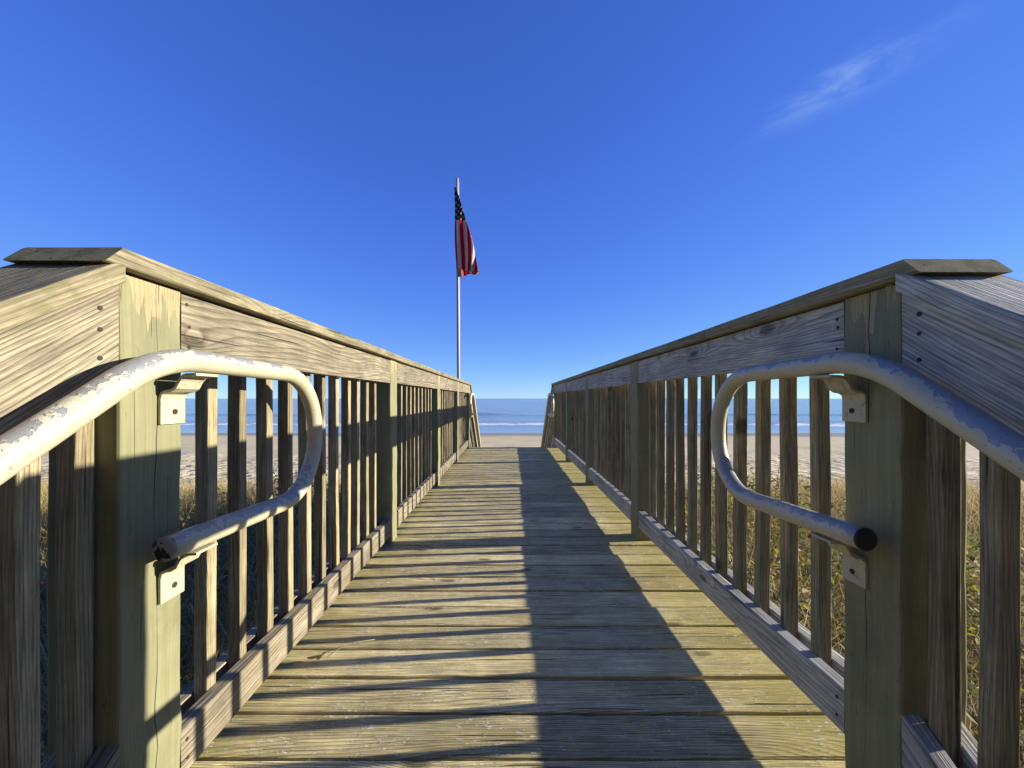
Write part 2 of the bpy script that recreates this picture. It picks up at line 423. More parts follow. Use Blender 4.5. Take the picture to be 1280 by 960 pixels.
# ------------------------------------------------------------------ railings
def railing(side, posts, xin, label, cap_splits, kick_lo, kick_h, bal0, bal_pitch):
    sg = -1 if side == 'L' else 1
    out = Vector((sg, 0, 0))                       # away from the walkway
    root = thing('railing', label, 'railing', (xin + sg * 0.07, 4.0, 0.0), 'railings along the boardwalk')
    fb = 0.003
    for i, y in enumerate(posts):
        b = MB()
        b.board((xin + sg * POST / 2, y + POST / 2, -2.0), Z, Y, X, 2.0 + 1.139, POST, POST, r=0.006, seg=0.06, wob=0.0035, centred=True)
        b.build('post', M['post'], root)
    wood_m = M['rail'] if side == 'L' else M['rail_grey_lifted']
    for i in range(len(posts) - 1):
        y0, y1 = posts[i] + POST + 0.002, posts[i + 1] - 0.002
        n = y1 - y0
        b = MB(); b.board((xin + sg * (0.019 + fb), y0, (BOARD_LO + BOARD_HI) / 2 + random.uniform(-.002, .002)), Y, Z, X, n, BOARD_HI - BOARD_LO, 0.038, r=0.003, rnd=random.uniform(0.0, 0.35))
        tb = b.build('top_board', wood_m, root)
        zl = kick_lo[i] if isinstance(kick_lo, (list, tuple)) else kick_lo
        b = MB(); b.board((xin + sg * (0.019 + fb), y0, zl + kick_h / 2), Y, Z, X, n, kick_h, 0.038, r=0.003, rnd=random.uniform(0.05, 0.5))
        kb = b.build('kick_board', wood_m, root)
        b = MB(); b.board((xin + sg * (0.095 + fb), y0, zl + kick_h / 2 - 0.006), Y, Z, X, n, kick_h, 0.038, r=0.003)
        b.build('outer_kick_board', wood_m, root)
        if i < 2:
            for yy in (y0 + 0.018, y1 - 0.02):
                for zz in (1.105, 1.07, 1.022):
                    screw((xin + sg * fb, yy + random.uniform(-.006, .006), zz + random.uniform(-.01, .01)), -out, tb)
                for q in (0.3, 0.72):
                    screw((xin + sg * fb, yy + random.uniform(-.004, .004), zl + kick_h * q), -out, kb)
        # balusters, evenly spaced in each bay
        if i == 0:
            ys = [bal0 + bal_pitch * k for k in range(40)]
            ys = [v for v in ys if y0 + 0.02 < v < y1 - 0.03]
        else:
            cnt = int(round(n / 0.130)) - 1
            ys = [y0 + n * (k + 1) / (cnt + 1) for k in range(cnt)]
        for v in ys:
            b = MB()
            tilt = random.uniform(-0.009, 0.009); tw = random.uniform(-0.07, 0.07); bw = random.uniform(0.0295, 0.0335)
            b.board((xin + sg * (0.057 + fb), v + random.uniform(-.003, .003), zl + 0.004), Vector((0, tilt, 1)), Vector((tw, 1, 0)), Vector((1, -tw, 0)), 1.128 - zl, bw, 0.0365, r=0.0025, seg=0.2, wob=0.002)
            b.build('baluster', M['baluster'], root)
    # flat cap rail in lengths, its near end cut on a slant
    cw, cx = 0.184, xin + sg * (0.092 - 0.025)
    for i, (a, e) in enumerate(zip(cap_splits[:-1], cap_splits[1:])):
        b = MB()
        first = i == 0; last = i == len(cap_splits) - 2
        b.board((cx, a + (0.0165 if first else 0.0015), BOARD_HI + 0.005 + CAP_T / 2), Y, X, Z, e - a - (0.018 if first else 0.003), cw, CAP_T, r=0.005, seg=0.2,
                k0=(0, 0.92) if first else (0, 0), k1=(0, -0.92) if last else (0, 0), wob=0.0025)
        b.build('cap_rail', M['cap'], root)
    return root

railing('L', L_POSTS, XL, 'sunlit wooden railing of the boardwalk on the flagpole side', [0.692, 4.05, 7.38], [0.045, 0.05, 0.05, 0.05], 0.104, 1.029, 0.1255)
railing('R', R_POSTS, XR, 'shaded wooden railing of the boardwalk facing the sunlit railing', [0.755, 1.585, 4.2, 7.40], [0.083, 0.078, 0.07, 0.068], 0.106, 1.096, 0.1295)

# ------------------------------------------------------------------ sloping stair railings at both ends
SL = 0.68
def stair_railing(side, xin, ytop, z_cap, dirn, label, bal_first, bal_pitch, nbal, length):
    """dirn -1: runs down towards -Y (near steps), +1: towards +Y (far steps)"""
    sg = -1 if side == 'L' else 1
    d = Vector((0, dirn, -SL)).normalized(); up = Vector((0, dirn * SL, 1)).normalized()
    cosa = 1 / math.sqrt(1 + SL * SL)
    wm = M['rail'] if side == 'L' else M['rail_grey_lifted']
    root = thing('stair_railing', label, 'stair railing', (xin + sg * 0.07, ytop + dirn * 0.5, -0.4), 'sloping railings beside the steps')
    tv = 0.036
    def zc(y): return z_cap - SL * abs(y - ytop)          # cap underside on the inner edge
    fb = 0.003
    # cap
    b = MB()
    o = Vector((xin + sg * 0.067, ytop, z_cap)) + up * (tv / 2 + 0.001)
    b.board(o, d, X, up, length, 0.184, tv, r=0.004, seg=0.2, k0=(0, -SL), wob=0.002)
    b.build('cap_rail', M['cap'] if side == 'L' else M['rail_grey_lifted'], root)
    # top boards inner and outer, plumb cut against the post
    for nm, xo in (('top_board', 0.019),):
        b = MB()
        o = Vector((xin + sg * (xo + fb), ytop, z_cap)) - up * 0.0715
        b.board(o, d, up, X, length, 0.14, 0.038, r=0.003, k0=(-SL, 0), seg=0.2, rnd=0.55)
        tb = b.build(nm, wm, root)
        if xo < 0.05 and dirn < 0:
            for q in (0.03, 0.062, 0.105):
                screw(Vector((xin + sg * fb, ytop + dirn * 0.03, z_cap - SL * 0.03 - q / cosa)), (-sg, 0, 0), tb)
    for nm, xo in (('bottom_board', 0.019), ('outer_bottom_board', 0.095)):
        b = MB()
        o = Vector((xin + sg * (xo + fb), ytop, 0.243)) - up * 0.045
        b.board(o, d, up, X, length, 0.089, 0.038, r=0.003, k0=(-SL, 0), seg=0.2)
        b.build(nm, wm, root)
    b = MB(); o = Vector((xin + sg * 0.14, ytop, -0.02)) - up * 0.14
    b.board(o, d, up, X, length, 0.235, 0.038, r=0.003, k0=(-SL, 0)); b.build('stringer', M['rail_grey_lifted'], root)
    for k in range(nbal):
        y = bal_first + dirn * bal_pitch * k
        zt, zb = zc(y) - 0.02, 0.243 - SL * abs(y - ytop) - 0.10
        b = MB()
        b.board((xin + sg * (0.057 + fb), y, zb), Vector((0, random.uniform(-.004, .004), 1)), Y, X, zt - zb, 0.033, 0.0365, r=0.0025, seg=0.2, wob=0.002)
        b.build('baluster', M['baluster'], root)
    ye = ytop + dirn * (length * cosa - 0.10)
    b = MB(); b.board((xin + sg * POST / 2, ye, -2.4), Z, Y, X, 2.4 + zc(ye) - 0.02, POST, POST, r=0.006, seg=0.15); b.build('post', M['post'], root)
    return root

stair_railing('L', XL, 0.740, 1.120, -1, 'sunlit sloping stair railing joined to the near end of the flagpole side railing', 0.723, 0.088, 11, 1.5)
stair_railing('R', XR, 0.811, 1.124, -1, 'shaded sloping stair railing joined to the near end of the shaded railing', 0.788, 0.088, 12, 1.6)
stair_railing('L', XL, L_POSTS[-1] + POST + 0.004, 1.120, 1, 'distant stair railing descending to the beach beside the flagpole', L_POSTS[-1] + POST + 0.07, 0.12, 14, 2.5)
stair_railing('R', XR, R_POSTS[-1] + POST + 0.004, 1.120, 1, 'distant stair railing descending to the beach at the end of the shaded railing', R_POSTS[-1] + POST + 0.07, 0.12, 14, 2.5)

# ------------------------------------------------------------------ pipe handrails
def fillet(pts, radii, n=14):
    out = [Vector(pts[0])]
    for i in range(1, len(pts) - 1):
        p, a, b = Vector(pts[i]), Vector(pts[i - 1]), Vector(pts[i + 1])
        u, v = (a - p).normalized(), (b - p).normalized()
        ang = u.angle(v); r = radii[i]
        t = r / math.tan(ang / 2)
        c = p + (u + v).normalized() * (r / math.sin(ang / 2))
        s, e = p + u * t - c, p + v * t - c
        w = s.angle(e)
        for k in range(n + 1):
            q = k / n
            out.append(c + (s * math.sin((1 - q) * w) + e * math.sin(q * w)) / math.sin(w))
    out.append(Vector(pts[-1])); return out

def resample(pts, step=0.03):
    out = [pts[0]]
    for a, b in zip(pts[:-1], pts[1:]):
        n = max(1, int((b - a).length / step))
        for k in range(1, n + 1): out.append(a.lerp(b, k / n))
    return out

def handrail(sg, xin, xp, ys, label, mirror=None, plug='plug', ymin=-1.0, plate_z=None, loop_z=(0.977, 0.583), plates=(0.822, 0.886), drop=0.0):
    """ys: (corner where the slope meets the level run, far end of the loop, open end of the return)"""
    yc, yf, ye = ys
    f = (lambda y: y) if mirror is None else (lambda y: mirror - y)
    P = lambda y, z: Vector((xp, f(y), z))
    zt, zb = loop_z
    r2 = (zt - zb) / 2 * 0.94
    pts = [P(ymin, zt - 0.69 * (yc - ymin)), P(yc, zt + 0.004), P(yf, zt - 0.004), P(yf + 0.004, zb), P(ye, zb + 0.024)]
    path = resample(fillet(pts, [0, 0.30, r2, r2, 0]))
    root = thing('pipe_handrail', label, 'handrail', (xp, f(yc), 0.6), 'bent pipe handrails at the ends of the railings')
    R = 0.0238
    mb = MB(); mb.tube(path, R, 28, cap0=True, cap1=True); mb.build('pipe', M['pipe'], root)
    # sleeve joint on the slope
    d = (path[1] - path[0]).normalized()
    # end plug
    e = path[-1]; t = (path[-1] - path[-2]).normalized()
    mb = MB(); mb.tube([e - t * 0.002, e + t * 0.004, e + t * 0.007], lambda q: 0.0236 if q < 0.7 else 0.0205, 28); mb.build('end_plug', M[plug], root)
    # two bent strap brackets
    s = -sg                                      # towards the walkway
    for zp, wy in ((zt - R, 0.062), (zb + 0.018 - R, 0.060)):
        y0 = plates[0]; xf = xin + s * 0.0015
        gap = abs(xp - xin)
        prof = [(0.003, -0.108), (0.003, -0.055), (0.006, -0.044), (0.014, -0.039), (0.026, -0.037), (0.036, -0.031), (0.044, -0.016), (0.052, -0.006), (gap - 0.008, -0.0035), (gap + 0.014, -0.0025)]
        th = 0.0055
        L_, R_ = [], []
        for i, p in enumerate(prof):
            a, b2 = prof[max(i - 1, 0)], prof[min(i + 1, len(prof) - 1)]
            tx, tz = b2[0] - a[0], b2[1] - a[1]; ln = math.hypot(tx, tz)
            nx, nz = -tz / ln * th / 2, tx / ln * th / 2
            L_.append((p[0] + nx, p[1] + nz)); R_.append((p[0] - nx, p[1] - nz))
        mb = MB(); mb.prism(L_ + R_[::-1], (s, 0, 0), (0, 0, 1), (0, wy * (1 if mirror is None else -1), 0), (xf, f(y0), zp))
        br = mb.build('bracket', M['bracket'], root)
        mb = MB(); q = Vector((xf + s * 0.0055, f(y0 + wy * 0.56), zp - 0.082))
        mb.tube([q - X * s * 0.012, q + X * s * 0.002], 0.0062, 12); mb.build('bolt', M['screw'], br)
    return root

handrail(-1, XL, -0.670, (0.752, 1.352, 0.766), 'peeling cream pipe handrail bolted to the sunlit near post', plug='plug_peeled')
handrail(1, XR, 0.740, (0.808, 1.395, 0.820), 'cream pipe handrail with black end plug bolted to the shaded near post', plates=(0.888, 0.953))
handrail(-1, XL, -0.670, (0.762, 1.352, 0.766), 'distant pipe handrail beside the steps below the flagpole', mirror=L_POSTS[-1] + POST + 0.744, ymin=-2.2)
handrail(1, XR, 0.740, (0.800, 1.395, 0.820), 'distant pipe handrail beside the steps at the end of the shaded railing', mirror=R_POSTS[-1] + POST + 0.815, ymin=-2.2, plates=(0.888, 0.953))

# ------------------------------------------------------------------ flagpole and flag
PX, PY = -0.905, 7.14
pole = thing('flagpole', 'tall thin white flagpole standing behind the sunlit railing', 'flagpole', (PX, PY, -1.9))
PTOP = 4.86
lean = -0.045
def pole_at(z): return Vector((PX + lean * (z + 1.9) / 6.8, PY, z))
mb = MB(); mb.tube([pole_at(z) for z in np.linspace(-1.95, PTOP, 24)], lambda q: 0.034 - 0.010 * q, 20); mb.build('shaft', M['pole'], pole)
mb = MB(); c = pole_at(PTOP); mb.tube([c, c + Z * 0.02, c + Z * 0.035], lambda q: 0.027 if q < 0.8 else 0.015, 16); mb.build('top_cap', M['pole'], pole)
mb = MB(); c = pole_at(0.95); mb.tube([c + Vector((0.02, -0.06, -0.09)), c + Vector((0.02, -0.06, 0.09))], 0.012, 10)
mb.tube([c + Vector((0.0, -0.02, 0)), c + Vector((0.02, -0.07, 0))], 0.013, 10); mb.build('cleat', M['dark_metal'], pole)
mb = MB(); mb.tube([pole_at(z) + Vector((0.036 + 0.004 * math.sin(z * 3), -0.03, 0)) for z in np.linspace(0.95, PTOP - 0.05, 40)], 0.004, 6); mb.build('halyard', M['rope'], pole)

def flag():
    """a limp flag: hoist gathered along the pole, cloth hanging down in folds; stripes run down the hanging cloth"""
    m, nt = mat_new('flag_cloth'); g = G(nt)
    a = g.attr('gc'); sep = g.node('ShaderNodeSeparateXYZ'); g.put(sep.inputs[0], a.outputs['Vector'])
    u, v = sep.outputs[0], sep.outputs[1]          # u along the fly 0..1.9, v across the hoist 0..1
    st = g.m('FRACT', g.m('MULTIPLY', v, 6.5))
    red = g.m('LESS_THAN', st, 0.5)
    col = g.mix(red, (0.95, 0.86, 0.78), (0.80, 0.016, 0.045))
    canton = g.m('MULTIPLY', g.m('LESS_THAN', u, 0.62), g.m('LESS_THAN', v, 7 / 13))
    # staggered rows of stars
    su, sv = g.m('MULTIPLY', u, 11 / 0.62 / 2), g.m('MULTIPLY', v, 13 / 7 * 9 / 2)
    def cell(ou, ov):
        x = g.m('SUBTRACT', g.m('FRACT', g.m('ADD', su, ou)), 0.5); y = g.m('SUBTRACT', g.m('FRACT', g.m('ADD', sv, ov)), 0.5)
        rr = g.m('SQRT', g.m('ADD', g.m('MULTIPLY', x, x), g.m('MULTIPLY', y, y)))
        an = g.m('ARCTAN2', y, x)
        lim = g.m('MULTIPLY_ADD', g.m('COSINE', g.m('MULTIPLY', an, 5.0)), 0.07, 0.19)
        return g.m('LESS_THAN', rr, lim)
    star = g.m('MAXIMUM', cell(0.0, 0.0), cell(0.5, 0.5))
    blue = g.mix(star, (0.010, 0.012, 0.030), (0.62, 0.58, 0.52))
    col = g.mix(canton, col, blue)
    g.out(col, 0.8, g.bump(g.noise(g.vm('MULTIPLY', a.outputs['Vector'], (40, 40, 1)), 12.0, 2.0), 0.0008, 0.4), spec=0.2, trans=0.48)
    verts, gc, faces = [], [], []
    NU, NV = 70, 120
    top = 4.71
    FL, HO = 1.50, 0.94
    for i in range(NU + 1):
        s = i / NU
        W = 0.030 + 0.53 * s + 0.03 * s * math.sin(s * 5.0)                     # width of the open front fold
        for j in range(NV + 1):
            v = j / NV; a = v * HO
            # cloth runs from the edge at the pole out to the fold, then doubles back behind itself in narrow pleats
            if a < W:
                x = a * 0.84; y = -0.30 * a
            else:
                b_ = (a - W) / (HO - W)
                x = 0.84 * W * (1 - 0.85 * b_) - 0.2 * W * abs(math.sin(b_ * 7.0)) * b_; y = -0.30 * W * (1 - b_) + 0.02 * math.sin(b_ * 9) + 0.10 * b_
            rip = 0.4 + 0.6 * s
            y += rip * (0.042 * math.sin(x * 30 + s * 2.6 + 0.6) + 0.010 * math.sin(x * 75 + s * 6.0 + 1.0)) + 0.012 * math.sin(s * 9 + v * 2)
            x += rip * 0.010 * math.sin(s * 7.5 + x * 9) + 0.022 * s
            z = top - s * (1.47 + 0.25 * min(a, W))
            b = pole_at(z)
            verts.append((b.x - 0.052 + x, b.y - 0.055 + y, z))
            gc.append((s * FL, min(0.999, 0.03 + 0.97 * v), 0))
    for i in range(NU):
        for j in range(NV):
            a0 = i * (NV + 1) + j
            faces.append((a0, a0 + 1, a0 + NV + 2, a0 + NV + 1))
    mb = MB(); mb.add(verts, faces, gc, 0.5, True)
    o = mb.build('flag', m, None, recalc=False)
    md = o.modifiers.new('cloth_thickness', 'SOLIDIFY'); md.thickness = 0.002
    return tag(o, 'red white and blue flag with stars hanging limp on the flagpole', 'flag')
flag()

# ------------------------------------------------------------------ ground, sand, sea
def sstep(a, b, x):
    t = np.clip((x - a) / (b - a), 0, 1); return t * t * (3 - 2 * t)
def vnoise(x, y, s, seed=0.0):
    out = np.empty(x.shape)
    for idx in np.ndindex(x.shape): out[idx] = mnoise.noise((x[idx] * s, y[idx] * s, seed))
    return out
def ground_z(x, y):
    z = -1.50 + 0.0 * x
    beach = -2.33 - (y - 14) * 0.19 / 25.0
    beach = np.where(y > 39, -2.52 - (y - 39) * 0.035, beach)
    t = sstep(7.0, 14.5, y)
    z = z * (1 - t) + beach * t
    return z
def grid_mesh(xs, ys, zf):
    XX, YY = np.meshgrid(xs, ys); ZZ = zf(XX, YY)
    v = np.stack([XX.ravel(), YY.ravel(), ZZ.ravel()], 1)
    nx, ny = len(xs), len(ys)
    i = np.arange((nx - 1) * (ny - 1)); r, c = i // (nx - 1), i % (nx - 1)
    a = r * nx + c
    f = np.stack([a, a + 1, a + nx + 1, a + nx], 1)
    return v, f
def np_mesh(name, v, f, mat, smooth=True):
    me = bpy.data.meshes.new(name)
    me.vertices.add(len(v)); me.vertices.foreach_set('co', v.astype(np.float32).ravel())
    k = f.shape[1]
    me.loops.add(f.size); me.loops.foreach_set('vertex_index', f.astype(np.int32).ravel())
    me.polygons.add(len(f)); me.polygons.foreach_set('loop_start', np.arange(0, f.size, k, dtype=np.int32))
    me.polygons.foreach_set('use_smooth', np.full(len(f), smooth))
    me.materials.append(mat); me.update(calc_edges=True)
    o = bpy.data.objects.new(name, me); COL.objects.link(o)
    return o

def sand_mat():
    m, nt = mat_new('beach_sand'); g = G(nt)
    pos = g.node('ShaderNodeNewGeometry').outputs['Position']
    sp = g.node('ShaderNodeSeparateXYZ'); g.put(sp.inputs[0], pos)
    n = g.noise(pos, 1.3, 4.0, 0.6); fine = g.noise(pos, 40.0, 3.0, 0.6)
    col = g.mix(n, (0.80, 0.65, 0.36), (0.94, 0.79, 0.47))
    col = g.mix(g.m('MULTIPLY', fine, 0.35), col, (0.36, 0.29, 0.20))
    edge = g.m('MULTIPLY_ADD', g.noise(pos, 0.12, 3.0, 0.5), 5.0, sp.outputs[1])
    tr = g.noise(pos, 0.55, 5.0, 0.7)
    col = g.mix(g.ramp(tr, 0.52, 0.66, 0.0, 0.35), col, (0.50, 0.39, 0.22))
    # thatch under the dune plants, coloured dark so the gaps between stems go dark
    th = g.ramp(g.m('MULTIPLY_ADD', g.noise(pos, 1.2, 4.0, 0.65), 5.0, sp.outputs[1]), 14.0, 11.0)
    col = g.mix(g.m('MULTIPLY', th, 0.85), col, g.mix(fine, (0.16, 0.115, 0.05), (0.07, 0.055, 0.03)))
    wet = g.ramp(edge, 36.5, 39.0)
    col = g.mix(wet, col, (0.42, 0.34, 0.21))
    # scuffed, trodden sand above the tide line
    v = g.node('ShaderNodeTexVoronoi', feature='SMOOTH_F1'); g.put(v.inputs['Vector'], pos)
    v.inputs['Scale'].default_value = 2.3
    d2 = g.noise(pos, 3.2, 3.0, 0.6)
    dry = g.ramp(edge, 21.0, 28.0, 1.0, 0.05)
    h = g.m('MULTIPLY', g.m('ADD', g.m('MULTIPLY', v.outputs['Distance'], 0.9), d2), dry)
    nrm = g.bump(g.m('MULTIPLY', h, g.ramp(g.noise(pos, 0.35, 3.0, 0.6), 0.35, 0.6, 0.35, 1.0)), 0.15, 1.0)
    dark = g.ramp(v.outputs['Distance'], 0.10, 0.30, 0.35, 0.0)
    g.out(col, g.ramp(wet, 0, 1, 0.92, 0.55), nrm, spec=g.ramp(wet, 0, 1, 0.1, 0.4))
    return m
M['sand'] = sand_mat()
xs = np.concatenate([-np.geomspace(3000, 26, 26), np.linspace(-25, 25, 101), np.geomspace(26, 3000, 26)])
ys = np.concatenate([-np.geomspace(600, 12, 14), np.linspace(-11, 46, 115), np.array([50, 60, 80, 120])])
v, f = grid_mesh(xs, ys, lambda x, y: ground_z(x, y) + np.where((np.abs(x) < 26) & (y > -11) & (y < 30), vnoise(x, y, 0.45) * 0.10 * sstep(-12, -8, y) * (1 - sstep(24, 30, y)), 0))
gr = tag(np_mesh('ground', v, f, M['sand']), 'pale trodden beach sand between the dune grass and the surf', 'ground', kind='structure')

def sea_mat():
    m, nt = mat_new('sea_water'); g = G(nt)
    pos = g.node('ShaderNodeNewGeometry').outputs['Position']
    sp = g.node('ShaderNodeSeparateXYZ'); g.put(sp.inputs[0], pos)
    y = sp.outputs[1]
    st = g.vm('MULTIPLY', pos, (0.22, 1.0, 1.0))
    w1 = g.noise(st, 0.12, 3.0, 0.55); w2 = g.noise(st, 0.9, 4.0, 0.6); w3 = g.noise(g.vm('MULTIPLY', pos, (0.6, 1.0, 1.0)), 4.0, 3.0, 0.6)
    near = g.ramp(y, 40.0, 58.0)
    h = g.m('ADD', g.m('MULTIPLY', w2, 0.55), g.m('MULTIPLY', w3, 0.12)); h = g.m('MULTIPLY_ADD', w1, 1.6, h)
    h = g.m('MULTIPLY', h, g.m('MULTIPLY_ADD', near, 0.93, 0.07))
    deep = g.mix(g.ramp(y, 60.0, 500.0), (0.34, 0.46, 0.48), (0.36, 0.47, 0.48))
    deep = g.mix(g.ramp(w1, 0.35, 0.65, 0.0, 0.6), deep, (0.42, 0.54, 0.54))
    col = g.mix(g.ramp(y, 38.0, 50.0), (0.46, 0.54, 0.54), deep)
    # foam: attribute from the breaking crests, broken up by noise
    fm = g.attr('foam').outputs['Fac']
    fn = g.noise(g.vm('MULTIPLY', pos, (0.55, 1.3, 1.0)), 0.9, 5.0, 0.78)
    foam = g.ramp(g.m('ADD', fn, g.m('MULTIPLY_ADD', fm, 0.62, -0.62)), 0.34, 0.52)
    col = g.mix(foam, col, (1.0, 1.0, 0.98))
    nrm = g.bump(h, 0.55, 1.0)
    g.out(col, g.m('MULTIPLY_ADD', foam, 0.5, 0.18), nrm, spec=0.5)
    return m
M['sea'] = sea_mat()
xs = np.concatenate([-np.geomspace(9000, 121, 26), np.linspace(-120, 120, 161), np.geomspace(121, 9000, 26)])
ys = np.concatenate([np.linspace(37.5, 110, 330), np.geomspace(110.6, 30000, 60)])
XX, YY = np.meshgrid(xs, ys)
wob = np.zeros_like(XX); wob2 = np.zeros_like(XX)
nx_ = len(xs)
w1d = np.array([mnoise.noise((x * 0.035, 0, 0)) for x in xs]); w1e = np.array([mnoise.noise((x * 0.02, 5, 0)) for x in xs]); w1f = np.array([mnoise.noise((x * 0.07, 9, 2)) for x in xs])
def ridge(y, c, w, steep=2.2):
    d = y - c
    return np.where(d < 0, np.exp(-(d / (w / steep)) ** 2), np.exp(-(d / w) ** 2))
c1 = 51.5 + 1.8 * w1d[None, :]; c2 = 59.0 + 3.0 * w1e[None, :]; c3 = 80.0 + 4.5 * w1d[None, ::-1]; c4 = 128 + 8 * w1e[None, ::-1]
zz = SEA_Z + 0.20 * ridge(YY, c1, 1.8) + 0.10 * ridge(YY, c2, 2.2) * (0.7 + w1f[None, :]) + 0.42 * ridge(YY, c3, 4.0) * (0.75 + 0.8 * w1f[None, :]) + 0.30 * ridge(YY, c4, 6.0)
zz += 0.012 * np.sin(YY * 1.3 + 3 * w1d[None, :]) * np.clip((YY - 44) / 10, 0, 1) * (YY < 110)
foam = 1.0 * ridge(YY, c1 - 0.9, 2.0, 1.5) + 0.75 * ridge(YY, c1 - 4.6, 1.1, 1.0) * (0.5 + 0.9 * w1f[None, :]) + 0.7 * ridge(YY, c2 - 0.5, 2.0) * (0.6 + 1.2 * w1e[None, :]) + 0.35 * ridge(YY, c3 - 1.5, 2.0) * np.clip(2.2 * w1f[None, ::-1], 0, 1)
foam += 0.7 * ridge(YY, 56.0 + 2.2 * w1f[None, :], 0.9, 1.0) * np.clip(0.4 + 2.0 * w1e[None, :], 0, 1) + 0.55 * ridge(YY, 48.6 + 1.5 * w1f[None, ::-1], 0.8, 1.0) * np.clip(0.5 + 1.6 * w1d[None, ::-1], 0, 1)
foam += 0.6 * ridge(YY, 40.2 + 1.2 * w1d[None, :], 0.35, 1.0)
v = np.stack([XX.ravel(), YY.ravel(), zz.ravel()], 1)
_, f = grid_mesh(xs, ys, lambda x, y: x * 0)
sea = tag(np_mesh('sea', v, f, M['sea']), 'blue sea with low swells and a line of white surf', 'sea', kind='structure')
a = sea.data.attributes.new('foam', 'FLOAT', 'POINT'); a.data.foreach_set('value', np.clip(foam, 0, 1).astype(np.float32).ravel())

# ------------------------------------------------------------------ dune vegetation
def blade_mat(name, trans=0.35):
    m, nt = mat_new(name); g = G(nt)
    a = g.attr('col')
    g.out(a.outputs['Color'], 0.6, None, spec=0.25, trans=trans)
    return m
M['blade'] = blade_mat('dune_grass_blades')
M['leaf'] = blade_mat('dune_leaves', 0.4)

def set_col(o, cols):
    at = o.data.attributes.new('col', 'FLOAT_COLOR', 'POINT')
    at.data.foreach_set('color', np.concatenate([cols, np.ones((len(cols), 1))], 1).astype(np.float32).ravel())

def blades(roots, hgt, wid, lean, palette, segs=4):
    """curved tapered blades; roots (n,3); returns verts, quads, colours"""
    n = len(roots)
    az = rng.uniform(0, 2 * np.pi, n); d = np.stack([np.cos(az), np.sin(az), np.zeros(n)], 1)
    side = np.stack([-np.sin(az + rng.normal(0, .6, n)), np.cos(az), np.zeros(n)], 1)
    V = []
    for k in range(segs + 1):
        t = k / segs
        p = roots + d * (lean * hgt * t ** 1.9)[:, None] + np.array([0, 0, 1.0]) * (hgt * (t - 0.38 * np.clip(lean, 0, 1.4) * t ** 2.4))[:, None]
        w = (wid * (1 - t) ** 0.7 + 0.0006)[:, None]
        V += [p - side * w / 2, p + side * w / 2]
    V = np.stack(V, 1)                     # n, 2*(segs+1), 3
    per = 2 * (segs + 1)
    q = np.array([[2 * k, 2 * k + 1, 2 * k + 3, 2 * k + 2] for k in range(segs)])
    Fc = (np.arange(n) * per)[:, None, None] + q[None]
    pal = np.array(palette); c = pal[rng.integers(0, len(pal), n)] * rng.uniform(0.7, 1.25, (n, 1))
    C = np.repeat(c[:, None], per, 1)
    return V.reshape(-1, 3), Fc.reshape(-1, 4), C.reshape(-1, 3)

def scatter(n, x0, x1, y0, y1, tuft, spread):
    cx = rng.uniform(x0, x1, n); cy = rng.uniform(y0, y1, n)
    x = np.repeat(cx, tuft) + rng.normal(0, spread, n * tuft); y = np.repeat(cy, tuft) + rng.normal(0, spread, n * tuft)
    keep = ~((x > -1.02) & (x < 1.10) & (y > -1.5) & (y < 10.5))
    x, y = x[keep], y[keep]
    # ragged dune edge
    edge = 10.6 + 1.3 * np.sin(x * 0.9) + 0.9 * np.sin(x * 2.3 + 1) + rng.normal(0, 0.6, len(x))
    k = y < edge
    x, y = x[k], y[k]
    return np.stack([x, y, ground_z(x, y) - 0.03], 1)

DRY = [(0.58, 0.42, 0.16), (0.62, 0.48, 0.22), (0.50, 0.34, 0.12), (0.42, 0.33, 0.12), (0.34, 0.23, 0.09)]
GRN = [(0.20, 0.20, 0.05), (0.27, 0.26, 0.06), (0.14, 0.15, 0.045), (0.34, 0.29, 0.07)]
def mass(name, label, parts, mat):
    V, Fc, C, o = [], [], [], 0
    for v, f, c in parts:
        V.append(v); Fc.append(f + o); C.append(c); o += len(v)
    ob = np_mesh(name, np.concatenate(V), np.concatenate(Fc), mat, smooth=False)
    set_col(ob, np.concatenate(C))
    return tag(ob, label, 'grass', kind='stuff')

